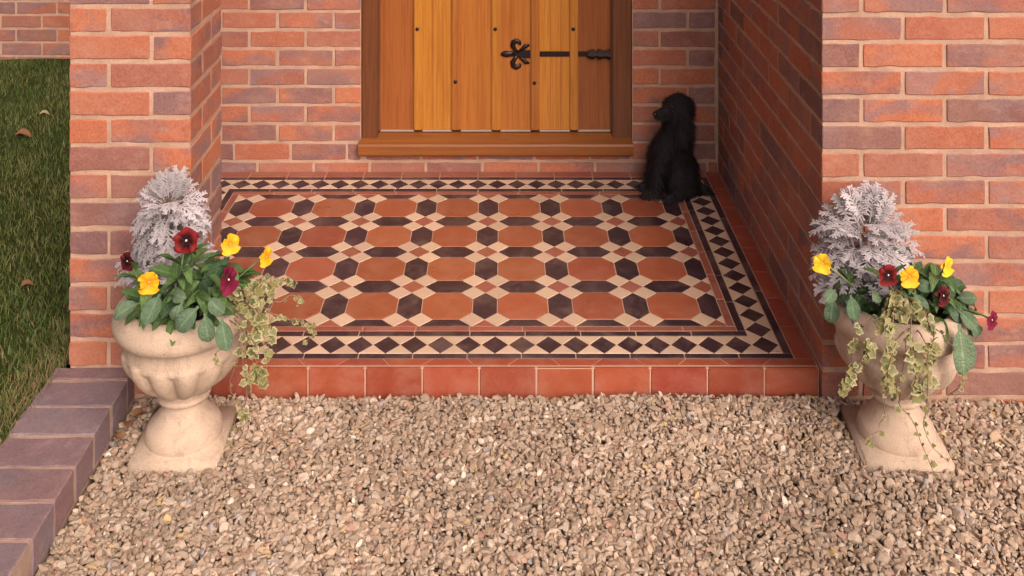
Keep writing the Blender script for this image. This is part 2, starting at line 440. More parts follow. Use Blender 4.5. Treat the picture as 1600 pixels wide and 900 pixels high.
# ------------------------------------------------------------------ tiled porch floor
FX0, FX1, FY0, FY1 = -1.172, WX, 2.764, WY1
floor = link('porch_floor', mesh(*prism([(PX1+.001, FY0-.0075), (FX1-.0005, FY0-.0075), (FX1-.0005, FY1-.001), (FX0+.004, FY1-.001), (FX0+.004, PY1-.2), (PX1+.001, PY1-.2)], -.11, -.0016)), M_GROUT)
floor['kind'] = 'structure'
G = .0015
def clip(poly, ax, val, keep_less):
    out = []
    n = len(poly)
    for i in range(n):
        p, q_ = poly[i], poly[(i+1) % n]
        ip = (p[ax] <= val) if keep_less else (p[ax] >= val); iq = (q_[ax] <= val) if keep_less else (q_[ax] >= val)
        if ip: out.append(p)
        if ip != iq:
            t = (val-p[ax])/(q_[ax]-p[ax]); out.append((p[0]+t*(q_[0]-p[0]), p[1]+t*(q_[1]-p[1])))
    return out
def area(p): return .5*sum(p[i][0]*p[(i+1) % len(p)][1]-p[(i+1) % len(p)][0]*p[i][1] for i in range(len(p)))
def inset(poly, d):
    n = len(poly); out = []
    for i in range(n):
        p0, p1, p2 = Vector(poly[i-1]), Vector(poly[i]), Vector(poly[(i+1) % n])
        e1 = (p1-p0).normalized(); e2 = (p2-p1).normalized()
        n1 = Vector((-e1.y, e1.x)); n2 = Vector((-e2.y, e2.x))
        b = n1+n2
        if b.length < 1e-6: b = n1.copy()
        b.normalize(); c = max(.35, b.dot(n1)); out.append(tuple(p1+b*(d/c)))
    return out
TC = {}
def tile(name, poly, mat, parent=None, z=0.0, gap=G, th=.010):
    pp = []
    for p in poly:
        if not pp or (abs(p[0]-pp[-1][0])+abs(p[1]-pp[-1][1])) > .0008: pp.append(p)
    if len(pp) > 1 and (abs(pp[0][0]-pp[-1][0])+abs(pp[0][1]-pp[-1][1])) < .0008: pp.pop()
    if len(pp) < 3: return
    if area(pp) < 0: pp = pp[::-1]
    if abs(area(pp)) < 1.2e-4: return
    cx = sum(p[0] for p in pp)/len(pp); cy = sum(p[1] for p in pp)/len(pp)
    if PX0 < cx < PX1-.01 and cy < PY1-.01: return                      # under the pier
    pp = [(p[0]-cx, p[1]-cy) for p in pp]
    key = (mat.name, tuple((round(p[0], 4), round(p[1], 4)) for p in pp))
    if key not in TC:
        a_ = inset(pp, gap); b_ = inset(pp, gap+.0009); n = len(pp)
        vs_ = [(*p, -th) for p in a_]+[(*p, -.0009) for p in a_]+[(*p, 0) for p in b_]
        fs = [list(range(2*n, 3*n))]
        for l in (0, n): fs += [[l+i, l+(i+1) % n, l+n+(i+1) % n, l+n+i] for i in range(n)]
        me = mesh(vs_, fs); me.materials.append(mat); TC[key] = me
    o = link(name, TC[key], None, parent or floor, T((cx, cy, z+random.uniform(-.0004, .0004))) @ Matrix.Rotation(random.uniform(-.0025, .0025), 4, 'X') @ Matrix.Rotation(random.uniform(-.002, .002), 4, 'Y'))
    return o
def rect(x0, x1, y0, y1): return [(x0, y0), (x1, y0), (x1, y1), (x0, y1)]

# field: octagons, hexagons, squares
XL, XR, YF, YB = -1.003, .650, 2.956, 3.844
Pxx, Pyy = .2275, .222
hx, hy = .0764, .0745; cx_, cy_ = Pxx/2-hx, Pyy/2-hy
def field(name, pts, mat):
    p = pts
    for ax, v, k in ((0, XR, True), (0, XL, False), (1, YF, False), (1, YB, True)):
        if p: p = clip(p, ax, v, k)
    if len(p) >= 3: tile(name, p, mat)
xs = [.5125-Pxx*i for i in range(-1, 8)]; ys = [YF+Pyy*(i+.5) for i in range(-1, 5)]
for X in xs:
    for Y in ys:
        o8 = [(hx, -(hy-cy_)), (hx, hy-cy_), (hx-cx_, hy), (-(hx-cx_), hy), (-hx, hy-cy_), (-hx, -(hy-cy_)), (-(hx-cx_), -hy), (hx-cx_, -hy)]
        field('octagon_tile', [(X+u, Y+v) for u, v in o8], M_TRED)
        hv = [(cx_, -(hy-cy_)), (cx_, hy-cy_), (0, hy), (-cx_, hy-cy_), (-cx_, -(hy-cy_)), (0, -hy)]
        field('hexagon_tile', [(X+Pxx/2+u, Y+v) for u, v in hv], M_TBLK)
        hh = [(hx, 0), (hx-cx_, cy_), (-(hx-cx_), cy_), (-hx, 0), (-(hx-cx_), -cy_), (hx-cx_, -cy_)]
        field('hexagon_tile', [(X+u, Y+Pyy/2+v) for u, v in hh], M_TBLK)
        field('square_tile', [(X+Pxx/2+u, Y+Pyy/2+v) for u, v in ((cx_, 0), (0, cy_), (-cx_, 0), (0, -cy_))], M_TROSE)
        for sx in (1, -1):
            for sy in (1, -1):
                field('cream_tile', [(X+sx*u, Y+sy*v) for u, v in ((hx, hy-cy_), (hx+cx_, hy), (hx, hy+cy_), (hx-cx_, hy))], M_TCRM)
# frame strips: (name, material, half open box)
def strips(x0, x1, y0, y1, wd, mat, L, name):
    """a rectangular ring of strip tiles, outer box given, width wd per side (l, r, f, b)"""
    l, r, f, b = wd
    def run(a0, a1, fn):
        n = max(1, round((a1-a0)/L)); st = (a1-a0)/n
        for i in range(n): fn(a0+i*st, a0+(i+1)*st)
    run(x0, x1, lambda p, q_: tile(name, rect(p, q_, y0, y0+f), mat))
    run(x0, x1, lambda p, q_: tile(name, rect(p, q_, y1-b, y1), mat))
    run(y0+f, y1-b, lambda p, q_: tile(name, rect(x0, x0+l, p, q_), mat))
    run(y0+f, y1-b, lambda p, q_: tile(name, rect(x1-r, x1, p, q_), mat))
strips(XL-.025, .6745, 2.9315, 3.869, (.025, .0245, .0245, .025), M_TROSE, .155, 'strip_tile')
strips(XL-.051, .6995, 2.9065, 3.895, (.026, .025, .025, .026), M_TBLK, .155, 'strip_tile')
BX0, BX1, BY0, BY1 = XL-.051-.078, .7775, 2.8225, 3.975       # outer box of the diamond band
strips(BX0-.024, .8025, 2.7985, 4.000, (.024, .025, .024, .025), M_TBLK, .155, 'strip_tile')
# diamond band
def band(c0, c1, n, hw, hh_, horiz, ends):
    """n+1 diamonds from c0 to c1"""
    def P(s_, t_): return (s_, t_) if horiz else (t_, s_)
    (s0, t), (s1, _) = c0, c1
    st = (s1-s0)/n
    for i in range(n+1):
        if ends == 0 and i in (0, n): continue
        c = s0+i*st
        tile('diamond_tile', [P(c-st/2, t), P(c, t-hh_), P(c+st/2, t), P(c, t+hh_)], M_TBLK)
    for i in range(n):
        c = s0+i*st
        for sg in (1, -1):
            tile('triangle_tile', [P(c, t+sg*hh_), P(c+st, t+sg*hh_), P(c+st/2, t)], M_TCRM, gap=.0008)
xc0, xc1 = BX0+.039, BX1-.039; yc0, yc1 = BY0+.042, BY1-.040
for yc in (yc0, yc1): band((xc0, yc), (xc1, yc), 24, .0, .042 if yc == yc0 else .040, True, 1)
for xc in (xc0, xc1): band((yc0, xc), (yc1, xc), 14, .0, .039, False, 0)
for xc, sx in ((xc0, -1), (xc1, 1)):
    for yc, sy in ((yc0, -1), (yc1, 1)):
        tile('triangle_tile', [(xc+sx*.039, yc+sy*.040), (xc, yc+sy*.040), (xc+sx*.0385, yc)], M_TCRM, gap=.0008)
# quarry margins
def run_y(x0, x1, y0, y1, L, mat):
    n = round((y1-y0)/L); st = (y1-y0)/n
    for i in range(n): tile('quarry_tile', rect(x0, x1, y0+i*st, y0+(i+1)*st), mat)
run_y(.8025, FX1-.0005, 2.7985, FY1-.002, .155, M_QRED)
run_y(FX0+.002, BX0-.024, 2.80, FY1-.002, .155, M_QRED)
n = 13; st = (.8025-(BX0-.024))/n
for i in range(n): tile('quarry_tile', rect(BX0-.024+i*st, BX0-.024+(i+1)*st, 4.000, FY1-.002), M_TROSE)
# step: tread trapezia and risers
fr = [.8545]; k = 0
x = .706
while x > -.86: fr.append(x); x -= .155*(.55 if k % 2 == 0 else .95); k += 1
fr.append(-.84)
bk = [x + (.030 if i % 2 else -.024) if 0 < i < len(fr)-1 else x for i, x in enumerate(fr)]
for i in range(len(fr)-1):
    x0, x1, u0, u1 = fr[i+1], fr[i], bk[i+1], bk[i]
    tile('step_tread_tile', [(x0, FY0+.0025), (x1, FY0+.0025), (u1, 2.7985), (u0, 2.7985)], M_QRED, gap=.0011)
RC = {}
def riser(x0, x1):
    L = x1-x0-.0035; key = round(L, 3)
    if key not in RC:
        bm = bmesh.new(); bmesh.ops.create_cube(bm, size=1)
        for v in bm.verts: v.co = Vector((v.co.x*L, v.co.y*.012, v.co.z*.148))
        bmesh.ops.bevel(bm, geom=[e for e in bm.edges], offset=.0022, segments=2, affect='EDGES')
        me = bm_mesh(bm, False); me.materials.append(M_QRED); RC[key] = me
    link('step_riser_tile', RC[key], None, floor, T(((x0+x1)/2, FY0-.004+random.uniform(-.0006, .0006), -.0755)))
x = .8555
e = .8555-.147; riser(e, x); x = e
while x > -.80: riser(x-.155, x); x -= .155
riser(-.841, x) if x-(-.841) > .03 else None
# left flank of the floor, open side
for i in range(6):
    y0 = PY1+.004+i*.168
    o = link('step_riser_tile', mesh(*prism(rect(-.005, .004, 0, .165), -.145, -.002)), M_QRED, floor, T((FX0, y0, 0)))

# ------------------------------------------------------------------ brick edging
edg = tag(empty('brick_edging'), 'row of purple-grey bricks laid crosswise between lawn and gravel at the lower left', 'edging')
EX0, EX1, EZ = -1.205, -.992, .016
link('mortar', mesh(*prism(rect(EX0+.0025, EX1-.0025, .9, 2.730), -.12, EZ-.0040)), M_MORTAR_EDGE, edg)
y = 2.731; L = .050
while y > .95:
    dx = random.uniform(-.003, .003); dz = random.uniform(-.0015, .0015)
    put_brick(edg, EX0+dx, EX1+dx, y-L, y, -.068+dz, EZ+dz, M_EDGE, None, 1.1)
    y -= L+.0085; L = .1005

# ------------------------------------------------------------------ front door
DYF = WY1+.050                                                # board face
door = tag(empty('front_door', (0, DYF, .08)), 'golden oak boarded front door with black iron hinge in dark brown frame', 'door')
def boxm(x0, x1, y0, y1, z0, z1, bev=.002):
    bm = bmesh.new(); bmesh.ops.create_cube(bm, size=1)
    for v in bm.verts: v.co = Vector(((x0+x1)/2+v.co.x*(x1-x0), (y0+y1)/2+v.co.y*(y1-y0), (z0+z1)/2+v.co.z*(z1-z0)))
    if bev: bmesh.ops.bevel(bm, geom=bm.edges[:], offset=bev, segments=2, affect='EDGES')
    return bm_mesh(bm)
def dpart(name, me, mat, parent=None, lab=None):
    if parent is None:
        o = link(name, me, mat, door, T((0, -DYF, -.08)))
    else: o = link(name, me, mat, parent)
    if lab: o['label'] = lab
    return o
DT = 2.06
dpart('door_frame', boxm(DX0, -.505, WY1+.012, WY1+.095, .115, DT, .004), M_FRAME)
dpart('door_frame', boxm(.437, DX1, WY1+.012, WY1+.095, .115, DT, .004), M_FRAME)
dpart('door_frame', boxm(DX0, DX1, WY1+.012, WY1+.095, DT, DT+.07, .004), M_FRAME)
dpart('door_stop', boxm(-.505, -.4985, WY1+.034, WY1+.09, .15, DT, .001), M_FRAME)
dpart('door_stop', boxm(.431, .437, WY1+.034, WY1+.09, .15, DT, .001), M_FRAME)
# sill: sloping top, moulded nose
prof = [(WY1+.098, .073), (WY1-.030, .073), (WY1-.034, .080), (WY1-.034, .112), (WY1-.029, .119), (WY1-.012, .1215), (WY1+.046, .139), (WY1+.098, .139)]
n = len(prof); vs_ = [(-.577, p[0], p[1]) for p in prof]+[(.514, p[0], p[1]) for p in prof]
sill = dpart('sill', mesh(vs_, [list(range(n))[::-1], list(range(n, 2*n))]+[[i, (i+1) % n, n+(i+1) % n, n+i] for i in range(n)]), M_SILL)
dpart('backing', boxm(-.505, .437, DYF+.012, DYF+.04, .142, DT, 0), M_FRAME)
edges = [(-.498, -.3625, 'r'), (-.329, -.210, 'y'), (-.1735, -.049, 'm'), (-.013, .109, 'm'), (.145, .267, 'y'), (.300, .431, 'r')]
for x0, x1, k in edges:
    mat = {'r': M_OAK_RED, 'y': M_OAK_YEL, 'm': M_OAK_MID}[k]
    # a board is moulded: shallow V groove in the golden ones
    b = dpart('board', boxm(x0-.012, x1+.012, DYF, DYF+.011, .150, DT, .001), mat)
    if k == 'y':
        for t_ in (.36, .70):
            xm = x0+(x1-x0)*t_
            dpart('groove_bead', boxm(xm-.0016, xm+.0016, DYF-.0012, DYF+.002, .151, DT, .0006), M_OAK_MID)
strips_x = [(-.3625, -.329, 'y', 44), (-.210, -.1735, 'm', 126), (-.049, -.013, 'y', 44), (.109, .145, 'm', 128), (.267, .300, 'y', 44)]
def nail_mesh():
    bm = bmesh.new(); bmesh.ops.create_uvsphere(bm, u_segments=8, v_segments=6, radius=.0078)
    for v in bm.verts: v.co.y *= .55; v.co.x *= 1+.12*math.sin(5*math.atan2(v.co.z, v.co.x))
    return bm_mesh(bm, True)
NAIL = nail_mesh()
for i, (x0, x1, k, ny_) in enumerate(strips_x):
    s_ = dpart('cover_strip', boxm(x0, x1, DYF-.013, DYF-.0005, .150, DT, .0035), M_OAK_YEL if k == 'y' else M_OAK_MID)
    z = H-(ny_-VY)/386.
    while z < DT:
        nl = dpart('nail', NAIL, M_IRON, s_); nl.location = ((x0+x1)/2-.003, DYF-.0135, z)
        z += .42
for x0, x1, k in edges: dpart('weather_strip', boxm(x0, x1, DYF-.006, DYF+.006, .1425, .1495, .001), M_STEEL)
# hinge
def hinge(zc):
    strap = boxm(-.004, .345, DYF-.0065, DYF-.0006, zc-.0105, zc+.0105, .002)
    h = dpart('hinge', strap, M_IRON)
    def blob(pts, r0, r1, name):
        vs_, fs = tube_pts([Vector((p[0], DYF-.005, zc+p[1])) for p in pts], [r0+(r1-r0)*math.sin(math.pi*i/(len(pts)-1)) for i in range(len(pts))], 8)
        vs_ = [(v[0], DYF-.005+(v[1]-DYF+.005)*.5, v[2]) for v in vs_]
        dpart(name, mesh(vs_, fs, True), M_IRON, h)
    blob([(.045, 0), (.03, .001), (.012, 0), (-.002, 0), (-.012, 0)], .004, .0135, 'hinge_finial')
    for s in (1, -1):
        blob([(.060, .006*s), (.045, .018*s), (.036, .034*s), (.040, .048*s), (.052, .054*s), (.064, .048*s), (.068, .038*s)], .0045, .0115, 'hinge_scroll')
        blob([(.060, .008*s), (.078, .022*s), (.090, .034*s), (.104, .036*s)], .004, .0095, 'hinge_scroll')
    dpart('hinge_collar', boxm(.058, .112, DYF-.010, DYF-.001, zc-.016, zc+.016, .004), M_IRON, h)
    for x0, x1, r in ((.338, .352, .015), (.352, .366, .0195), (.366, .380, .0135), (.380, .394, .0205), (.394, .418, .0165), (.418, .431, .0205)):
        vs_, fs = tube_pts([Vector((x0, DYF-.010, zc)), Vector((x1, DYF-.010, zc))], [r, r], 10, True)
        dpart('hinge_knuckle', mesh(vs_, fs, False), M_IRON, h)

def tube_pts(pts, rad, seg=6, caps=True):
    vs_, fs = [], []
    prev = None
    for i, p in enumerate(pts):
        d = (pts[min(i+1, len(pts)-1)]-pts[max(i-1, 0)]).normalized()
        if prev is None: u = d.orthogonal().normalized()
        else:
            u = prev-d*prev.dot(d); u = u.normalized() if u.length > 1e-6 else d.orthogonal().normalized()
        prev = u; v = d.cross(u)
        r = rad[i] if isinstance(rad, (list, tuple)) else rad
        for k in range(seg):
            t_ = 2*math.pi*k/seg; q_ = p+(u*math.cos(t_)+v*math.sin(t_))*r; vs_.append((q_.x, q_.y, q_.z))
    for i in range(len(pts)-1):
        for k in range(seg): fs.append([i*seg+k, i*seg+(k+1) % seg, (i+1)*seg+(k+1) % seg, (i+1)*seg+k])
    if caps: fs.append(list(range(seg))[::-1]); fs.append(list(range((len(pts)-1)*seg, len(pts)*seg)))
    return vs_, fs
hinge(.456); hinge(1.70)

# ------------------------------------------------------------------ urns
GZ = -.066
def lathe(profile, seg, mod=None):
    vs_, fs = [], []
    for (r, z, m) in profile:
        for k in range(seg):
            t_ = 2*math.pi*k/seg; rr = r+(mod(t_, z)*m if mod else 0)
            vs_.append((rr*math.cos(t_), rr*math.sin(t_), z))
    for i in range(len(profile)-1):
        for k in range(seg): fs.append([i*seg+k, i*seg+(k+1) % seg, (i+1)*seg+(k+1) % seg, (i+1)*seg+k])
    return vs_, fs
def smooth_prof(p, n=3):
    out = []
    for i in range(len(p)-1):
        p0 = p[max(i-1, 0)]; p1 = p[i]; p2 = p[i+1]; p3 = p[min(i+2, len(p)-1)]
        for j in range(n):
            t_ = j/n
            out.append(tuple(.5*((2*b)+(-a_+c)*t_+(2*a_-5*b+4*c-d)*t_*t_+(-a_+3*b-3*c+d)*t_**3) for a_, b, c, d in zip(p0, p1, p2, p3)))
    out.append(p[-1]); return out
NL = 13
def lobes(t_, z):
    a_ = abs(math.sin(NL/2*t_+.3))**.8
    top = .238+.020*a_                                        # arched upper ends
    k = max(0., min(1., (top-z)/.010)); return (a_-.60)*k*k*(3-2*k)
def urn(loc, rz, label):
    u = tag(empty('stone_urn', loc), label, 'urn', 'matching stone urns either side of the porch step')
    u.rotation_euler = (0, 0, rz); u.scale = (.96, .96, 1.0)
    bm = bmesh.new(); bmesh.ops.create_cube(bm, size=1)
    for v in bm.verts:
        tpr = 1.0 if v.co.z < 0 else .985
        v.co = Vector((v.co.x*.226*tpr, v.co.y*.226*tpr, -.022+v.co.z*.076))
    bmesh.ops.bevel(bm, geom=bm.edges[:], offset=.004, segments=2, affect='EDGES')
    link('plinth', bm_mesh(bm, True), M_STONE, u)
    foot = smooth_prof([(.0, .014, 0), (.096, .0145, 0), (.098, .020, 0), (.0985, .030, 0), (.093, .046, 0), (.080, .060, 0), (.065, .078, 0), (.054, .094, 0), (.050, .106, 0), (.051, .113, 0), (.064, .115, 0), (.069, .121, 0), (.066, .128, 0), (.057, .133, 0), (.056, .140, 0)], 4)
    link('foot', mesh(*lathe(foot, 64), True), M_STONE, u)
    bowl = smooth_prof([(.05, .139, 0), (.068, .142, .003), (.086, .153, .013), (.109, .173, .019), (.130, .198, .022), (.145, .224, .020), (.1505, .244, .015), (.149, .258, .012), (.147, .272, .0), (.1475, .285, 0), (.150, .298, 0)], 7)
    link('bowl', mesh(*lathe(bowl, 210, lobes), True), M_STONE, u)
    rim = smooth_prof([(.146, .294, 0), (.163, .297, 0), (.172, .303, 0), (.178, .316, 0), (.177, .332, 0), (.168, .351, 0), (.154, .362, 0), (.142, .365, 0), (.133, .360, 0), (.127, .345, 0), (.126, .30, 0)], 4)
    vs_, fs = lathe(rim, 72)
    vs_ = [Vector(v)*(1+.006*noise.noise(Vector(v)*14)) for v in vs_]
    link('rim', mesh(vs_, fs, True), M_STONE, u)
    vs_, fs = [], []
    for i in range(9):
        for k in range(24):
            t_ = 2*math.pi*k/24; r = .128*i/8
            vs_.append((r*math.cos(t_), r*math.sin(t_), .335+.02*(1-i/8)+.006*noise.noise(Vector((r*20*math.cos(t_), r*20*math.sin(t_), loc[0])))))
    for i in range(8):
        for k in range(24): fs.append([i*24+k, i*24+(k+1) % 24, (i+1)*24+(k+1) % 24, (i+1)*24+k])
    link('soil', mesh(vs_, fs, True), M_SOIL, u)
    return u
UL = Vector((-.806, 2.559, GZ+.004)); UR = Vector((.990, 2.559, GZ+.004))
urn(UL, R(2), 'pale stone urn with lobed bowl standing in front of the left brick pier')
urn(UR, R(-4), 'pale stone urn overgrown with ivy standing in front of the right brick wall')
SOILZ = GZ+.345

# ------------------------------------------------------------------ plants
def edge_attr(me, vals):
    at_ = me.attributes.new('edge', 'FLOAT', 'POINT'); at_.data.foreach_set('value', vals)
def leaf_mesh(wf, n=6, curl=.3, fold=.18, wav=.0, seed=0):
    rnd = random.Random(seed); vs_, fs = [], []
    for i in range(n+1):
        t_ = i/n; w_ = wf(t_); y = math.sin(t_*curl*1.6)/(curl*1.6) if curl else t_; z = -curl*t_*t_*.6
        for s in (-1, -.5, 0, .5, 1):
            vs_.append((s*w_, y, z+abs(s)*w_*fold*2-(.3*w_*fold if abs(s) == 1 else 0)+wav*math.sin(9*t_+s*2+seed)))
    for i in range(n):
        for k in range(4): a_ = i*5+k; fs.append((a_, a_+1, a_+6, a_+5))
    me = mesh(vs_, fs, True); edge_attr(me, [abs(v) for _ in range(n+1) for v in (-1, -.5, 0, .5, 1)]); return me
def mset(mat, *ms):
    for m in ms: m.materials.append(mat)
    return list(ms)
LANCE = [leaf_mesh(lambda t_: .16*math.sin(math.pi*min(1, t_*.94+.05))**.8+.01, 7, c, .3, .012, i) for i, c in enumerate((.35, .8, 1.2))]
mset(M_LEAF, *LANCE)
LANCE_D = [m.copy() for m in LANCE]
for m in LANCE_D: m.materials.clear(); m.materials.append(M_LEAF_D)
BROAD = mset(M_BROAD, *[leaf_mesh(lambda t_: (.05 if t_ < .12 else .05+.235*math.sin(math.pi*(t_-.12)/.90)**.62) if t_ < .995 else .02, 9, c, .16, .008, i) for i, c in enumerate((.25, .6, .95))])

def silver_leaf(seed, droop):
    """pinnately lobed, felted leaf, length 1"""
    rnd = random.Random(seed); vs_, fs = [], []
    def tongue(p, d, L, w_, n=5):
        b = len(vs_); d = d.normalized(); s = Vector((d.y, -d.x, 0))
        for i in range(n+1):
            t_ = i/n; ww = w_*(.45+.9*t_-.15*t_*t_) if t_ < .8 else w_*1.0*(1-t_)/.2*.9+w_*.12
            c = p+d*L*t_
            for k in (-1, 0, 1): v = c+s*ww*k; vs_.append([v.x, v.y, (.25*w_ if k == 0 else -.15*w_)-.10*t_*t_*L])
        for i in range(n):
            for k in range(2): a_ = b+i*3+k; fs.append((a_, a_+1, a_+4, a_+3))
    tongue(Vector((0, 0, 0)), Vector((0, 1, 0)), .98, .045, 8)
    for i in range(6):
        t_ = .24+.13*i; L = (.20+.20*math.sin(math.pi*(t_-.05)))*rnd.uniform(.85, 1.15)
        for s in (-1, 1):
            ang = R(rnd.uniform(42, 58)-i*3); d = Vector((s*math.sin(ang), math.cos(ang), 0)); p = Vector((0, t_, 0))
            tongue(p, d, L, .038)
            for tt_, sg in ((.45, 1), (.6, -1), (.75, 1)):
                an2 = ang+sg*R(38); d2 = Vector((s*math.sin(an2), math.cos(an2), 0)); tongue(p+d*L*tt_, d2, L*.45, .027, 3)
    for v in vs_:
        y = v[1]; v[2] += .06*abs(v[0])-droop*y*y*.55; v[1] = y*(1-.18*droop*y)
    return mesh(vs_, fs, True)
SILV = mset(M_SILVER, *[silver_leaf(i, d) for i, d in enumerate((.15, .5, .9, 1.3, .35))])

def lobed_leaf(seed):
    """ivy leaf, 5 lobes, length ~1"""
    rnd = random.Random(seed); pts = []
    for deg, r in ((-90, .10), (-60, .44), (-25, .60), (-2, .54), (28, .70), (58, .60), (90, .88), (122, .60), (152, .70), (182, .54), (205, .60), (240, .44)):
        a_ = R(deg); r *= rnd.uniform(.9, 1.1); pts.append((r*math.cos(a_), .12+r*math.sin(a_)))
    vs_ = [(0, .2, 0)]; ed = [0.0]
    for f, e_ in ((.55, .35), (1.0, 1.0)):
        for (x, y) in pts: vs_.append((x*f, .2+(y-.2)*f, .10*abs(x)*f-.22*(y*f)**2+rnd.uniform(-.02, .02))); ed.append(e_)
    n = 12; fs = [(0, 1+i, 1+(i+1) % n) for i in range(n)]+[(1+i, 1+n+i, 1+n+(i+1) % n, 1+(i+1) % n) for i in range(n)]
    me = mesh(vs_, fs, True); edge_attr(me, ed); me.materials.append(M_IVY); return me
IVY = [lobed_leaf(i) for i in range(5)]

PET = {}
def petal_mesh(mat, seed, w_=.62):
    key = (mat.name, seed, w_)
    if key in PET: return PET[key]
    rnd = random.Random(seed); vs_ = [(0, 0, 0)]; ed = [0.]
    rings = (.35, .7, 1.0); n = 14
    for r in rings:
        for k in range(n+1):
            t_ = -1+2*k/n; ang = t_*1.45
            rr = r*(1-.05*math.exp(-(t_*4)**2))*(1+.035*math.sin(7*t_+seed))
            x = rr*math.sin(ang)*w_*.98; y = rr*(.40+.60*math.cos(ang*.9))
            vs_.append((x, y, .10*r*r*math.sin(5*t_+seed*1.7)-.10*r*r+.05*r)); ed.append(r)
    fs = [(0, 1+k+1, 1+k) for k in range(n)]
    for i in range(2):
        for k in range(n): a_ = 1+i*(n+1)+k; fs.append((a_, a_+1, a_+n+2, a_+n+1))
    me = mesh(vs_, fs, True); edge_attr(me, ed); me.materials.append(mat); PET[key] = me; return me
bm = bmesh.new(); bmesh.ops.create_uvsphere(bm, u_segments=8, v_segments=6, radius=.10); EYE = bm_mesh(bm, True); EYE.materials.append(M_EYE)
q = NM('pale_eye', .6); q.col((.80, .70, .52)); EYE_P = EYE.copy(); EYE_P.materials.clear(); EYE_P.materials.append(q.m)

def pansy(root, head, face, mat, size, label, nleaf=9, up_=(0, 0, 1), spread=.05, lmesh=None, profile=False):
    """root on the soil, head where the flower is, face: direction it looks"""
    t = tag(empty('pansy', root), label, 'pansy', 'pansies planted in the urns')
    rl = Vector(root); hd = Vector(head)
    mid = (rl+hd)/2+Vector((random.uniform(-.015, .015), random.uniform(-.01, .01), .02))
    pts = []
    fdir = Vector(face).normalized()
    end = hd-fdir*size*.12
    for i in range(9):
        s = i/8; p = rl*(1-s)**2+mid*2*s*(1-s)+end*s*s; pts.append(p-rl)
    link('stem', mesh(*tube_pts(pts, .0022, 6), True), M_STEM, t)
    fl = link('flower', EYE_P if mat in (M_PR, M_PM, M_PG) else EYE, None, t, frame(hd-rl, Vector(up_), fdir, size*.5))
    # petals: two behind, two at the sides, one lip
    for j, (ang, sc, zz) in enumerate(((28, 1.0, -.06), (-28, 1.0, -.03), (98, .92, .02), (-98, .92, .04), (180, 1.08, .07))):
        m = Matrix.Rotation(R(-ang+random.uniform(-6, 6)), 4, 'Z') @ T((0, .02, zz)) @ Matrix.Rotation(R(random.uniform(-8, 22)), 4, 'X') @ Matrix.Diagonal((sc, sc, sc, 1))
        link('petal', petal_mesh(mat, j, .86 if j < 4 else 1.0), None, fl, m)
    for j in range(nleaf):
        a_ = random.uniform(0, 2*math.pi); el = random.uniform(.15, 1.1)
        s = random.uniform(0, .75); base = rl*(1-s)**2+mid*2*s*(1-s)+end*s*s-rl
        d = Vector((math.cos(a_)*math.cos(el), math.sin(a_)*math.cos(el), math.sin(el)))
        link('leaf', random.choice(lmesh or LANCE), None, t, frame(base, d, Vector((0, 0, 1))+d*.01, random.uniform(.045, .085)))
    return t

def mass(root, label, cat, name, centre, rad, n, meshes, smin, smax, droop=.0, flat=.6, up_bias=.3, group=None):
    """many leaves through an ellipsoid"""
    t = tag(empty(name, root), label, cat, group); rl = Vector(root)
    for j in range(n):
        while True:
            p = Vector((random.uniform(-1, 1), random.uniform(-1, 1), random.uniform(-.6, 1)))
            if p.length < 1: break
        q_ = Vector((p.x*rad[0], p.y*rad[1], p.z*rad[2]))+Vector(centre)
        d = Vector((p.x, p.y, p.z*flat+up_bias))+Vector((random.uniform(-.5, .5), random.uniform(-.5, .5), random.uniform(-.4, .4)))
        link('leaf', random.choice(meshes), None, t, frame(q_-rl, d, Vector((random.uniform(-.4, .4), -.6, 1)), random.uniform(smin, smax)))
    link('stem', mesh(*tube_pts([Vector((0, 0, -.01)), Vector((0, 0, .03)), (Vector(centre)-rl)*.8], [.004, .0035, .002], 6), True), M_STEM, t)
    return t

def dusty(root, label, top, width, n, big, lean=(0, 0), el0=-.30, pw=2.2):
    t = tag(empty('silver_leaf_plant', root), label, 'plant', 'silver leaved plants in the urns')
    hgt = top
    for k in range(7):
        a_ = 2*math.pi*k/7; tip = Vector((math.cos(a_)*width*.35+lean[0]*.6, math.sin(a_)*width*.25, hgt*random.uniform(.55, .8)))
        link('stem', mesh(*tube_pts([Vector((math.cos(a_)*.015, math.sin(a_)*.015, -.01)), tip*.5+Vector((0, 0, hgt*.05)), tip], [.005, .004, .003], 6), True), M_SILVER, t)
    for j in range(n):
        u = (j+.5)/n; a_ = j*2.39996+random.uniform(-.3, .3)
        h = hgt*(.14+.68*u**.8)                                        # height of the leaf base
        rr = width*.42*math.sin(math.pi*min(1, .18+.80*u))**.7
        base = Vector((math.cos(a_)*rr*.55+lean[0]*u, math.sin(a_)*rr*.45+lean[1]*u, h))
        el = el0+(1.35-el0)*u**pw+random.uniform(-.25, .25)
        if u < .22: el = max(el, .35)
        d = Vector((math.cos(a_)*math.cos(el), math.sin(a_)*math.cos(el)*.8, math.sin(el)))
        sz = random.uniform(.75, 1.1)*big*(1.0-.25*u)
        if u > .9: m = SILV[random.choice((0, 4))]
        elif u > .5: m = SILV[random.choice((1, 2, 4))]
        else: m = SILV[random.choice((1, 2, 3))]
        nrm = Vector((-math.cos(a_)*.3*math.sin(el), -math.sin(a_)*.3-.35, 1)) if el < .9 else Vector((random.uniform(-.5, .5), -1, .2))
        link('leaf', m, None, t, frame(base, d, nrm, sz))
    return t

random.seed(21)
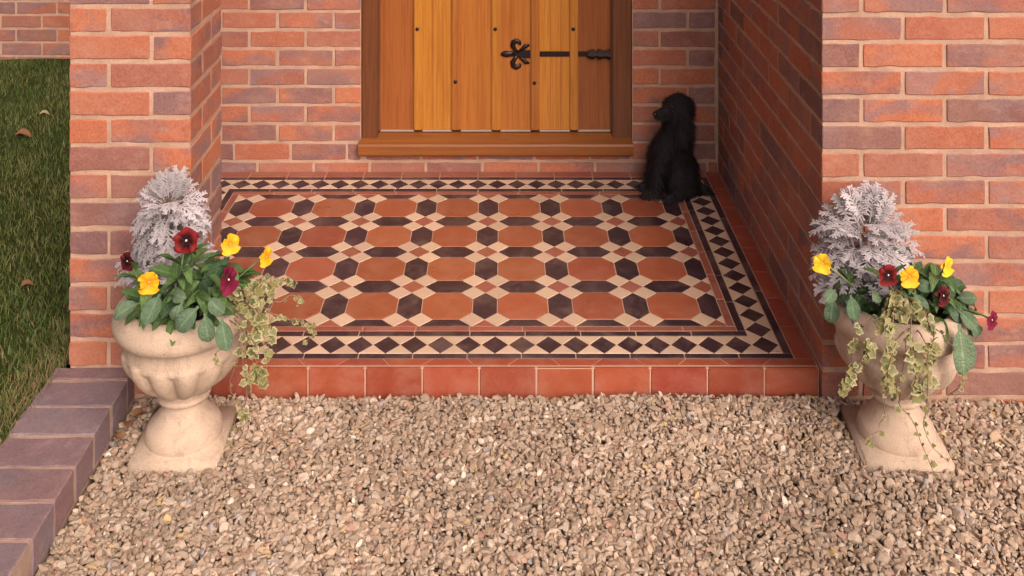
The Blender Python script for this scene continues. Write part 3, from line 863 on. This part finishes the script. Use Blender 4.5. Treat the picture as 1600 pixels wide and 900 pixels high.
# ---- left urn planting
c = UL.copy(); c.z = SOILZ
dusty((c.x-.052, c.y+.040, c.z), 'silver-grey felted plant with drooping lobed leaves rising from the left urn', .315, .155, 150, .090, (0, 0), -.85, 3.6)
def pnt(x, y, Y): return at(x, y, Y)
pansy((c.x-.06, c.y-.03, c.z), pnt(199, 408, 2.43), (-.4, -.9, .25), M_PM, .030*1.35, 'small maroon pansy at the far left edge of the left urn', 5)
pansy((c.x+.0, c.y-.04, c.z), pnt(291, 376, 2.47), (.15, -.95, .35), M_PR, .060, 'dark red pansy with pale eye against the silver plant of the left urn', 12)
pansy((c.x-.05, c.y-.06, c.z), pnt(233, 441, 2.41), (.1, -.85, .5), M_PY, .050, 'golden yellow pansy low at the front of the left urn', 10)
pansy((c.x+.05, c.y-.01, c.z), pnt(360, 381, 2.50), (.55, -.8, .3), M_PY, .046, 'golden yellow pansy standing right of the dark red one in the left urn', 12)
pansy((c.x+.07, c.y-.02, c.z), pnt(416, 401, 2.50), (.75, -.5, .25), M_PY, .042, 'golden yellow pansy leaning furthest right over the tiles from the left urn', 10)
pansy((c.x+.06, c.y-.05, c.z), pnt(357, 437, 2.43), (.85, -.40, .25), M_PG, .058, 'crimson magenta pansy among the leaves of the left urn', 10)
mass((c.x+.01, c.y-.02, c.z), 'bushy green foliage filling the middle of the left urn', 'plant', 'bedding_plant', (c.x+.020, c.y-.045, c.z+.032), (.110, .070, .075), 190, LANCE+LANCE+LANCE_D, .045, .095, group='green foliage in the urns')
bl = tag(empty('broad_leaf_plant', (c.x, c.y-.05, c.z)), 'broad grey-green leaves drooping over the front rim of the left urn', 'plant', 'broad leaved plants at the urn rims')
def broad(t, root, px, py, Y, dirx, sz, dz=-.5, nrm=(0, -.7, .7), m=None):
    p = at(px, py, Y)-Vector(root); d = Vector((dirx, -.55, dz)).normalized()
    link('leaf', BROAD[m if m is not None else random.randrange(3)], None, t, frame(p-d*sz*.5, d, nrm, sz))
r0 = (c.x, c.y-.05, c.z)
for a_ in ((238, 482, 2.36, -.1, .075, -.25, (0, -.8, .6), 0), (195, 482, 2.41, -.9, .070, -.1, (0, -.5, .8), 1), (322, 516, 2.345, .25, .070, -1.0, (.1, -1, .25), 1),
           (350, 524, 2.35, .35, .072, -1.2, (.1, -1, .2), 0), (290, 500, 2.35, -.7, .075, -.6, (.1, -.8, .5), 1), (275, 493, 2.36, -.3, .06, -.7, (0, -.9, .3), 2),
           (318, 452, 2.42, .1, .06, .4, (0, -1, .4), 0), (275, 462, 2.40, .4, .055, .2, (0, -1, .5), 1), (335, 478, 2.38, .5, .06, -.2, (0, -1, .5), 2)):
    broad(bl, r0, *a_)

def vine_path(pts, n=14, jit=.006):
    P = [Vector(p) for p in pts]; out = []
    for i in range(len(P)-1):
        p0 = P[max(i-1, 0)]; p1 = P[i]; p2 = P[i+1]; p3 = P[min(i+2, len(P)-1)]
        for j in range(n//(len(P)-1)+1):
            t_ = j/(n//(len(P)-1)+1)
            out.append(.5*((2*p1)+(p2-p0)*t_+(2*p0-5*p1+4*p2-p3)*t_*t_+(3*p1-p0-3*p2+p3)*t_**3)+Vector((random.uniform(-jit, jit), random.uniform(-jit, jit), random.uniform(-jit, jit))))
    out.append(P[-1]); return out
def vine(t, root, pts, leaves, smin, smax, rad=.0016, s0=.1, side=(0, -1, 0)):
    path = vine_path(pts); rl = Vector(root)
    link('stem', mesh(*tube_pts([p-rl for p in path], [rad*(1-.5*i/len(path)) for i in range(len(path))], 5), True), M_TWIG, t)
    for j in range(int(leaves*1.7)):
        s = s0+(1-s0)*random.random(); i = min(int(s*(len(path)-1)), len(path)-2); p = path[i].lerp(path[i+1], random.random())
        a_ = random.uniform(0, 2*math.pi)
        d = Vector((math.cos(a_)*.8, -.35, -.5+.7*math.sin(a_)))
        sz = random.uniform(smin*.5, smax*.66); off = d.normalized()*sz*.35
        link('leaf', random.choice(IVY), None, t, frame(p-rl+off, d, Vector(side)+Vector((random.uniform(-.5, .5), random.uniform(-.3, .1), random.uniform(0, .8))), sz))
iv_r = (c.x+.10, c.y-.03, c.z)
iv = tag(empty('ivy', iv_r), 'variegated ivy trailing over the right side of the left urn towards the step', 'ivy', 'variegated ivy trailing from the urns')
A = lambda x, y, Y: at(x, y, Y)
for pts, nl, s1, s2 in (
    ([iv_r, A(385, 450, 2.49), A(405, 470, 2.47), A(398, 540, 2.45), A(410, 590, 2.45)], 34, .020, .034),
    ([iv_r, A(378, 455, 2.47), A(392, 490, 2.45), A(380, 560, 2.43), A(386, 620, 2.43), A(372, 690, 2.44)], 20, .018, .030),
    ([iv_r, A(400, 440, 2.50), A(425, 450, 2.50), A(420, 520, 2.48), A(418, 595, 2.47)], 28, .018, .030),
    ([iv_r, A(410, 435, 2.51), A(440, 436, 2.52), A(458, 442, 2.53)], 12, .014, .024),
    ([iv_r, A(400, 455, 2.50), A(432, 470, 2.52), A(458, 462, 2.53), A(472, 468, 2.53), A(466, 480, 2.53)], 9, .010, .016),
    ([iv_r, A(395, 470, 2.49), A(430, 492, 2.51), A(470, 500, 2.52), A(486, 512, 2.52), A(480, 540, 2.52)], 12, .014, .022),
    ([iv_r, A(390, 480, 2.47), A(402, 520, 2.46), A(395, 580, 2.45), A(402, 585, 2.45)], 20, .018, .030),
    ([iv_r, A(375, 520, 2.42), A(362, 600, 2.42), A(375, 650, 2.44), A(352, 720, 2.43)], 4, .008, .014),
    ([iv_r, A(380, 520, 2.44), A(385, 610, 2.45), A(368, 660, 2.46), A(376, 672, 2.47)], 4, .008, .014),
    ([iv_r, A(372, 500, 2.42), A(345, 545, 2.37), A(338, 572, 2.375), A(372, 566, 2.385)], 5, .010, .016)):
    vine(iv, iv_r, pts, nl, s1, s2)

# ---- right urn planting
c = UR.copy(); c.z = SOILZ
dusty((c.x-.062, c.y+.03, c.z), 'silver-grey plant with spreading fern-like leaves rising from the right urn', .245, .175, 95, .108, (-.0, 0))
pansy((c.x-.07, c.y-.03, c.z), pnt(1285, 411, 2.47), (-.35, -.9, .2), M_PL, .044, 'lemon yellow pansy at the far left of the right urn, beside the wall corner', 8)
pansy((c.x-.01, c.y-.05, c.z), pnt(1388, 430, 2.39), (.1, -.95, .25), M_PR, .046, 'dark red pansy below the silver plant of the right urn', 9)
pansy((c.x+.03, c.y-.05, c.z), pnt(1421, 432, 2.39), (.2, -.95, .2), M_PY, .046, 'orange-yellow pansy in the middle of the right urn', 9)
pansy((c.x+.06, c.y-.01, c.z), pnt(1480, 416, 2.44), (.5, -.8, .3), M_PL, .042, 'lemon yellow pansy standing tall at the right of the right urn', 8)
pansy((c.x+.06, c.y-.04, c.z), pnt(1474, 462, 2.42), (.5, -.8, .2), M_PM, .042, 'maroon pansy half hidden in the right urn below the tall lemon one', 7)
pansy((c.x+.10, c.y-.02, c.z), pnt(1550, 500, 2.44), (.55, -.8, .0), M_PG, .040, 'magenta pansy hanging out at the far right of the right urn', 6)
mass((c.x+.01, c.y-.02, c.z), 'bushy green foliage filling the middle of the right urn', 'plant', 'bedding_plant', (c.x+.015, c.y-.035, c.z+.025), (.14, .075, .060), 170, LANCE+LANCE_D+LANCE_D, .045, .085, group='green foliage in the urns')
r0 = (c.x, c.y-.05, c.z)
bl = tag(empty('broad_leaf_plant', r0), 'broad grey-green leaves hanging at both sides of the right urn rim', 'plant', 'broad leaved plants at the urn rims')
for a_ in ((1505, 548, 2.378, .1, .110, -1.7, (.2, -1, .15), 0), (1300, 488, 2.46, -.25, .065, -1.1, (-.2, -1, .3), 1), (1333, 482, 2.42, .1, .058, -1.2, (0, -1, .2), 0),
           (1300, 460, 2.45, -.4, .050, .0, (0, -.8, .6), 1), (1495, 487, 2.44, .3, .06, -.2, (.1, -1, .4), 2), (1515, 500, 2.43, .6, .06, -.4, (.2, -1, .4), 1),
           (1530, 520, 2.44, .8, .06, -.8, (.2, -1, .4), 2), (1440, 475, 2.40, .3, .055, -.5, (0, -1, .4), 1), (1370, 462, 2.42, -.3, .05, .1, (0, -1, .5), 0), (1440, 445, 2.44, .2, .05, .2, (0, -1, .5), 2),
           (1510, 465, 2.46, .5, .05, .3, (0, -1, .6), 1)):
    broad(bl, r0, *a_)
iv_r = (c.x, c.y-.09, c.z)
iv = tag(empty('ivy', iv_r), 'variegated ivy covering the front of the right urn down to the gravel', 'ivy', 'variegated ivy trailing from the urns')
for pts, nl, s1, s2 in (
    ([iv_r, A(1390, 480, 2.40), A(1370, 520, 2.355), A(1345, 560, 2.37), A(1318, 592, 2.40)], 30, .018, .032),
    ([iv_r, A(1400, 470, 2.40), A(1395, 520, 2.345), A(1385, 570, 2.37), A(1392, 620, 2.43)], 36, .018, .032),
    ([iv_r, A(1420, 470, 2.40), A(1425, 520, 2.345), A(1430, 570, 2.37), A(1440, 620, 2.42)], 36, .018, .032),
    ([iv_r, A(1440, 480, 2.40), A(1455, 520, 2.345), A(1452, 560, 2.37), A(1460, 600, 2.40)], 28, .018, .030),
    ([iv_r, A(1400, 455, 2.43), A(1400, 470, 2.40), A(1410, 490, 2.36)], 24, .020, .032),
    ([iv_r, A(1415, 530, 2.345), A(1410, 600, 2.40), A(1412, 640, 2.44), A(1440, 690, 2.42), A(1470, 760, 2.40)], 10, .010, .022),
    ([iv_r, A(1395, 540, 2.345), A(1388, 610, 2.40), A(1378, 660, 2.44), A(1352, 695, 2.44)], 7, .010, .020),
    ([iv_r, A(1445, 540, 2.345), A(1446, 620, 2.40), A(1450, 680, 2.42), A(1478, 720, 2.40), A(1490, 700, 2.42)], 9, .010, .018),
    ([iv_r, A(1470, 520, 2.36), A(1500, 565, 2.38), A(1500, 600, 2.40), A(1480, 628, 2.42)], 8, .010, .018),
    ([iv_r, A(1350, 500, 2.39), A(1330, 560, 2.39), A(1330, 590, 2.40), A(1316, 604, 2.42)], 12, .018, .030)):
    vine(iv, iv_r, pts, nl, s1, s2)

# ------------------------------------------------------------------ dog
random.seed(5)
def build_dog():
    O = at(1045, 297, 3.88); O.z = 0.0
    t = tag(empty('dog', O), 'small shaggy black dog sitting in the shaded corner beside the door', 'dog')
    bm = bmesh.new()
    def ell(c_, r, rot=(0, 0, 0)):
        m = T(c_) @ Matrix.Rotation(rot[2], 4, 'Z') @ Matrix.Rotation(rot[1], 4, 'Y') @ Matrix.Rotation(rot[0], 4, 'X') @ Matrix.Diagonal((*r, 1))
        bmesh.ops.create_icosphere(bm, subdivisions=3, radius=1, matrix=m)
    def limb(p0, p1, r0, r1, n=7):
        p0, p1 = Vector(p0), Vector(p1)
        for i in range(n):
            s = i/(n-1); r = r0+(r1-r0)*s; ell(p0.lerp(p1, s), (r, r, r))
    # facing -x, turned a little to the camera (-y); rump to +x
    ell((.050, .015, .070), (.068, .066, .070))            # rump
    ell((.022, .010, .130), (.058, .052, .085), (0, .30, 0))   # back and belly
    ell((-.012, .002, .165), (.048, .046, .066), (0, .15, 0))   # deep chest
    limb((.0, 0, .20), (-.002, -.006, .262), .042, .036)   # neck
    ell((.002, -.010, .298), (.050, .046, .045))           # skull
    limb((-.030, -.022, .292), (-.082, -.034, .284), .026, .0165, 6)   # muzzle
    limb((-.030, .022, .15), (-.052, .026, .022), .025, .015)   # front legs
    limb((-.034, -.030, .15), (-.060, -.040, .022), .025, .015)
    ell((-.070, .024, .014), (.026, .017, .014)); ell((-.080, -.044, .014), (.026, .017, .014))
    ell((.040, -.052, .055), (.052, .030, .052), (0, .4, 0))   # thigh
    limb((.045, -.066, .035), (-.012, -.082, .014), .020, .014)
    ell((-.022, -.086, .013), (.028, .016, .013))
    ell((.042, .070, .055), (.05, .026, .05), (0, .4, 0)); ell((-.01, .088, .013), (.028, .016, .013))
    limb((.095, -.01, .03), (.128, -.065, .016), .018, .009)   # tail
    for s, yy in ((1, .036), (-1, -.052)):                # long hanging ears
        limb((.012, yy, .300), (.008, yy*1.18, .205), .013, .017, 6)
        ell((.006, yy*1.15, .235), (.030, .014, .046))
    def sway(z): k = max(0., min(1., (z-.10)/.16)); return .042*k*k*(3-2*k)
    for v in bm.verts: v.co.x += sway(v.co.z)-.012
    me0 = bm_mesh(bm)
    o = link('tmp', me0, M_DOG)
    rm = o.modifiers.new('r', 'REMESH'); rm.mode = 'VOXEL'; rm.voxel_size = .0055
    sm = o.modifiers.new('s', 'SMOOTH'); sm.factor = .5; sm.iterations = 5
    dg = bpy.context.evaluated_depsgraph_get(); dg.update()
    ev = o.evaluated_get(dg); me = bpy.data.meshes.new_from_object(ev)
    bpy.data.objects.remove(o, do_unlink=True)
    for v in me.vertices:
        n_ = noise.noise_vector(v.co*34); v.co += n_*.003
    me.polygons.foreach_set('use_smooth', [True]*len(me.polygons))
    if not me.materials: me.materials.append(M_DOG)
    body = link('body', me, None, t)
    # shaggy coat: tapered tufts lying along the body
    vs_, fs = [], []
    polys = list(me.polygons)
    for _ in range(14000):
        p = random.choice(polys); nrm = p.normal; c_ = p.center
        if c_.z < .012: continue
        muzzle = c_.x < -.015 and c_.z > .26
        L = random.uniform(.016, .042)*(.35 if muzzle else 1.0)
        d = (nrm*.55+Vector((.15, 0, -.85))+Vector((random.uniform(-.35, .35), random.uniform(-.35, .35), random.uniform(-.2, .3)))).normalized()
        s = d.cross(nrm); s = s.normalized()*random.uniform(.0010, .0018) if s.length > 1e-4 else Vector((.0012, 0, 0))
        b = len(vs_); q1 = c_+d*L*.55+nrm*.002; q2 = c_+d*L-Vector((0, 0, L*.15))
        if q2.z < .003: q2.z = .003
        vs_ += [c_-s, c_+s, q1+s*.7, q1-s*.7, q2]; fs += [(b, b+1, b+2, b+3), (b+3, b+2, b+4)]
    f = link('fur', mesh(vs_, fs), M_FUR, body); f['kind'] = 'stuff'
    def ball(name, c_, r, mat, sc=(1, 1, 1)):
        b = bmesh.new(); bmesh.ops.create_uvsphere(b, u_segments=12, v_segments=8, radius=r)
        link(name, bm_mesh(b, True), mat, t, T(c_) @ Matrix.Diagonal((*sc, 1)))
    ball('nose', (-.070, -.038, .289), .0095, M_NOSE, (.8, 1.1, .9))
    ball('eye', (-.008, -.046, .312), .0055, M_NOSE); ball('eye', (-.014, .010, .312), .0055, M_NOSE)
    t.rotation_euler = (0, 0, R(14)); t.scale = (1.06, 1.08, 1.08)
build_dog()

# ------------------------------------------------------------------ gravel
def build_gravel():
    rng = np.random.default_rng(11)
    bm = bmesh.new(); bmesh.ops.create_icosphere(bm, subdivisions=2, radius=1.0)
    bv = np.array([v.co[:] for v in bm.verts]); bf = np.array([[v.index for v in f.verts] for f in bm.faces]); bm.free()
    variants = []
    for i in range(26):
        v = bv.copy()
        for _ in range(rng.integers(6, 10)):                   # broken faces
            n = rng.normal(size=3); n /= np.linalg.norm(n); d = rng.uniform(.28, .66)
            k = v@n-d; v -= np.outer(np.where(k > 0, k, 0)*.97, n)
        v *= np.array([rng.uniform(1.15, 1.7), rng.uniform(.95, 1.3), rng.uniform(.60, .95)]); v += rng.normal(size=v.shape)*.015
        variants.append(v)
    pos = []
    def layer(x0, x1, y0, y1, sp, z, zj, smin, smax):
        nx_, ny_ = int((x1-x0)/sp), int((y1-y0)/sp)
        for j in range(ny_):
            for i in range(nx_):
                x = x0+(i+.5+(.5 if j % 2 else 0)+rng.uniform(-.42, .42))*sp; y = y0+(j+.5+rng.uniform(-.42, .42))*sp
                s = (smin+(smax-smin)*rng.random()**1.9)*(1.35 if rng.random() < .02 else 1)
                pos.append((x, y, z+rng.uniform(-zj, zj), s))
    layer(-.99, 1.55, 1.93, 2.745, .0155, -.0740, .003, .0085, .0125); n_low = len(pos)
    layer(-.985, 1.55, 1.93, 2.742, .0113, -.0650, .0024, .0048, .0120)
    layer(1.545, 2.45, 1.93, 2.742, .0155, -.0655, .0030, .0070, .0130)
    P = []
    for x, y, z, s in pos:
        if x < -.843 and y > 2.728-s*.4: continue
        if x > .857 and y > 2.728-s*.4: continue
        if y > 2.752-s*.4 and -.843 <= x <= .857: continue
        if x < EX1+s*.5: continue
        if any(abs(x-u.x) < .114 and abs(y-u.y) < .116 for u in (UL, UR)): continue
        und = .008*noise.noise(Vector((x*3.1, y*3.1, 4.)))
        P.append((x, y, z+und, s))
    nv, nf = len(bv), len(bf); N = len(P)
    V = np.empty((N*nv, 3), np.float32); Fc = np.empty((N*nf, 3), np.int32); Cc = np.empty((N*nv, 4), np.float32)
    pal = np.array([[.39, .298, .212], [.44, .345, .252], [.35, .262, .182], [.40, .293, .20], [.475, .39, .298], [.325, .246, .178], [.37, .268, .182], [.395, .315, .235]])
    for i, (x, y, z, s) in enumerate(P):
        v = variants[rng.integers(len(variants))]
        q_ = rng.normal(size=4); q_[1:3] *= .22; q_ /= np.linalg.norm(q_); a_, b, c_, d = q_
        Rm = np.array([[1-2*(c_*c_+d*d), 2*(b*c_-a_*d), 2*(b*d+a_*c_)], [2*(b*c_+a_*d), 1-2*(b*b+d*d), 2*(c_*d-a_*b)], [2*(b*d-a_*c_), 2*(c_*d+a_*b), 1-2*(b*b+c_*c_)]])
        V[i*nv:(i+1)*nv] = (v@Rm.T)*s+np.array([x, y, z]); Fc[i*nf:(i+1)*nf] = bf+i*nv
        col = pal[rng.integers(len(pal))]*rng.uniform(.72, .98)*(1+.28*noise.noise(Vector((x*2.2, y*3.0, 1.7))))
        r = rng.random()
        if r < .010: col = np.array([.30, .27, .26])
        elif r < .018: col = np.array([.42, .30, .14])
        elif r < .035: col = np.array([.56, .47, .37])
        elif r < .07: col = np.array([.34, .21, .15])
        Cc[i*nv:(i+1)*nv, :3] = col; Cc[i*nv:(i+1)*nv, 3] = 1
    me = bpy.data.meshes.new('gravel'); me.vertices.add(len(V)); me.vertices.foreach_set('co', V.ravel())
    me.loops.add(len(Fc)*3); me.loops.foreach_set('vertex_index', Fc.ravel())
    me.polygons.add(len(Fc)); me.polygons.foreach_set('loop_start', np.arange(0, len(Fc)*3, 3, dtype=np.int32))
    me.update(calc_edges=True); me.shade_flat()
    ca = me.attributes.new('tint', 'FLOAT_COLOR', 'POINT'); ca.data.foreach_set('color', Cc.ravel())
    o = link('gravel', me, M_GRAVEL); tag(o, 'buff angular gravel covering the ground in front of the step', 'gravel', None, 'stuff')
    print('gravel stones', N)
build_gravel()

# ------------------------------------------------------------------ grass
def build_grass():
    rng = np.random.default_rng(3)
    N = 120000
    x = -1.188-2.2*rng.random(N)**1.25; y = 1.6+3.92*rng.random(N)
    near = 9000
    x[:near] = -1.19-.10*rng.random(near)                       # ragged edge by the edging
    ok = ~((x > -1.2) & (y > 4.0)); x, y = x[ok], y[ok]; N = len(x)
    h = rng.uniform(.011, .029, N)*(1+.5*(rng.random(N) > .93)); a_ = rng.uniform(0, 2*np.pi, N); lean = rng.uniform(.15, 1.0, N)*h
    wd = rng.uniform(.0008, .0017, N); b = rng.uniform(0, 2*np.pi, N)
    z0 = np.array([.002+.012*noise.noise(Vector((u*2.3, v*2.3, 0))) for u, v in zip(x, y)])
    sx, sy = np.cos(b)*wd, np.sin(b)*wd; lx, ly = np.cos(a_)*lean, np.sin(a_)*lean
    V = np.empty((N, 5, 3), np.float32)
    V[:, 0] = np.stack([x-sx, y-sy, z0], 1); V[:, 1] = np.stack([x+sx, y+sy, z0], 1)
    V[:, 2] = np.stack([x+sx*.8+lx*.35, y+sy*.8+ly*.35, z0+h*.6], 1); V[:, 3] = np.stack([x-sx*.8+lx*.35, y-sy*.8+ly*.35, z0+h*.6], 1)
    V[:, 4] = np.stack([x+lx, y+ly, z0+h], 1)
    i5 = np.arange(N, dtype=np.int32)*5
    loops = np.stack([i5, i5+1, i5+2, i5+3, i5+3, i5+2, i5+4], 1).ravel()
    ls = (np.arange(N, dtype=np.int32)[:, None]*7+np.array([0, 4], np.int32)).ravel()
    me = bpy.data.meshes.new('grass'); me.vertices.add(N*5); me.vertices.foreach_set('co', V.ravel())
    me.loops.add(len(loops)); me.loops.foreach_set('vertex_index', loops); me.polygons.add(N*2); me.polygons.foreach_set('loop_start', ls)
    me.update(calc_edges=True)
    pn = np.array([noise.noise(Vector((u*4, v*4, 9))) for u, v in zip(x, y)])
    mixv = np.clip(.5+pn*1.3+rng.normal(size=N)*.35, 0, 1)[:, None]
    c1 = np.array([.058, .105, .022]); c2 = np.array([.125, .155, .045]); dead = np.array([.24, .18, .085])
    col = c1*(1-mixv)+c2*mixv
    edge = np.clip((x+1.33)/.12, 0, 1); dd = (rng.random(N) < .07+.5*edge)[:, None]
    col = np.where(dd, dead*rng.uniform(.6, 1.1, (N, 1)), col*rng.uniform(.7, 1.2, (N, 1)))
    cc = np.ones((N, 5, 4), np.float32); cc[:, :, :3] = col[:, None, :]
    ca = me.attributes.new('tint', 'FLOAT_COLOR', 'POINT'); ca.data.foreach_set('color', cc.ravel())
    tag(link('grass', me, M_GRASS), 'short mown green grass on the lawn at the left', 'grass', None, 'stuff')
build_grass()

# ------------------------------------------------------------------ fallen leaves
FL = leaf_mesh(lambda t_: .34*math.sin(math.pi*min(1, t_*.96+.02))**.9+.01, 7, .5, .5, .03, 2)
def fallen(px, py, size, rz, mat, label):
    s = (py-VY)/(H-.022); p = Vector(((px-VX)/s, F/s, .026))
    m = FL.copy(); m.materials.clear(); m.materials.append(mat)
    o = link('fallen_leaf', m, None, None, frame(p, (math.cos(rz), math.sin(rz), .12), (0, -.15, 1), size)); tag(o, label, 'leaf', 'fallen leaves on the lawn')
fallen(24, 213, .070, .1, M_DEAD, 'curled russet brown leaf lying on the shaded grass, nearest the far wall but one')
fallen(62, 180, .045, .3, M_PALE, 'small pale leaf on the grass just below the far wall')
fallen(32, 450, .042, .5, M_DEAD, 'brown leaf on the grass halfway down the lawn')

LITTER = [(206, 652, .6, 'nearest the pier'), (199, 670, 1.9, 'between the other two'), (190, 688, 2.6, 'nearest the viewer')]
for px, py, rz, where in LITTER:
    k = (py-VY)/(H+.052); p = Vector(((px-VX)/k, F/k, -.052)); m = FL.copy(); m.materials.clear(); m.materials.append(M_DEAD)
    o = link('fallen_leaf', m, None, None, frame(p, (math.cos(rz), math.sin(rz), .25), (.2, -.2, 1), .036))
    tag(o, 'small dry leaf in the gap between edging and left urn, ' + where, 'leaf', 'dry leaves beside the left urn')
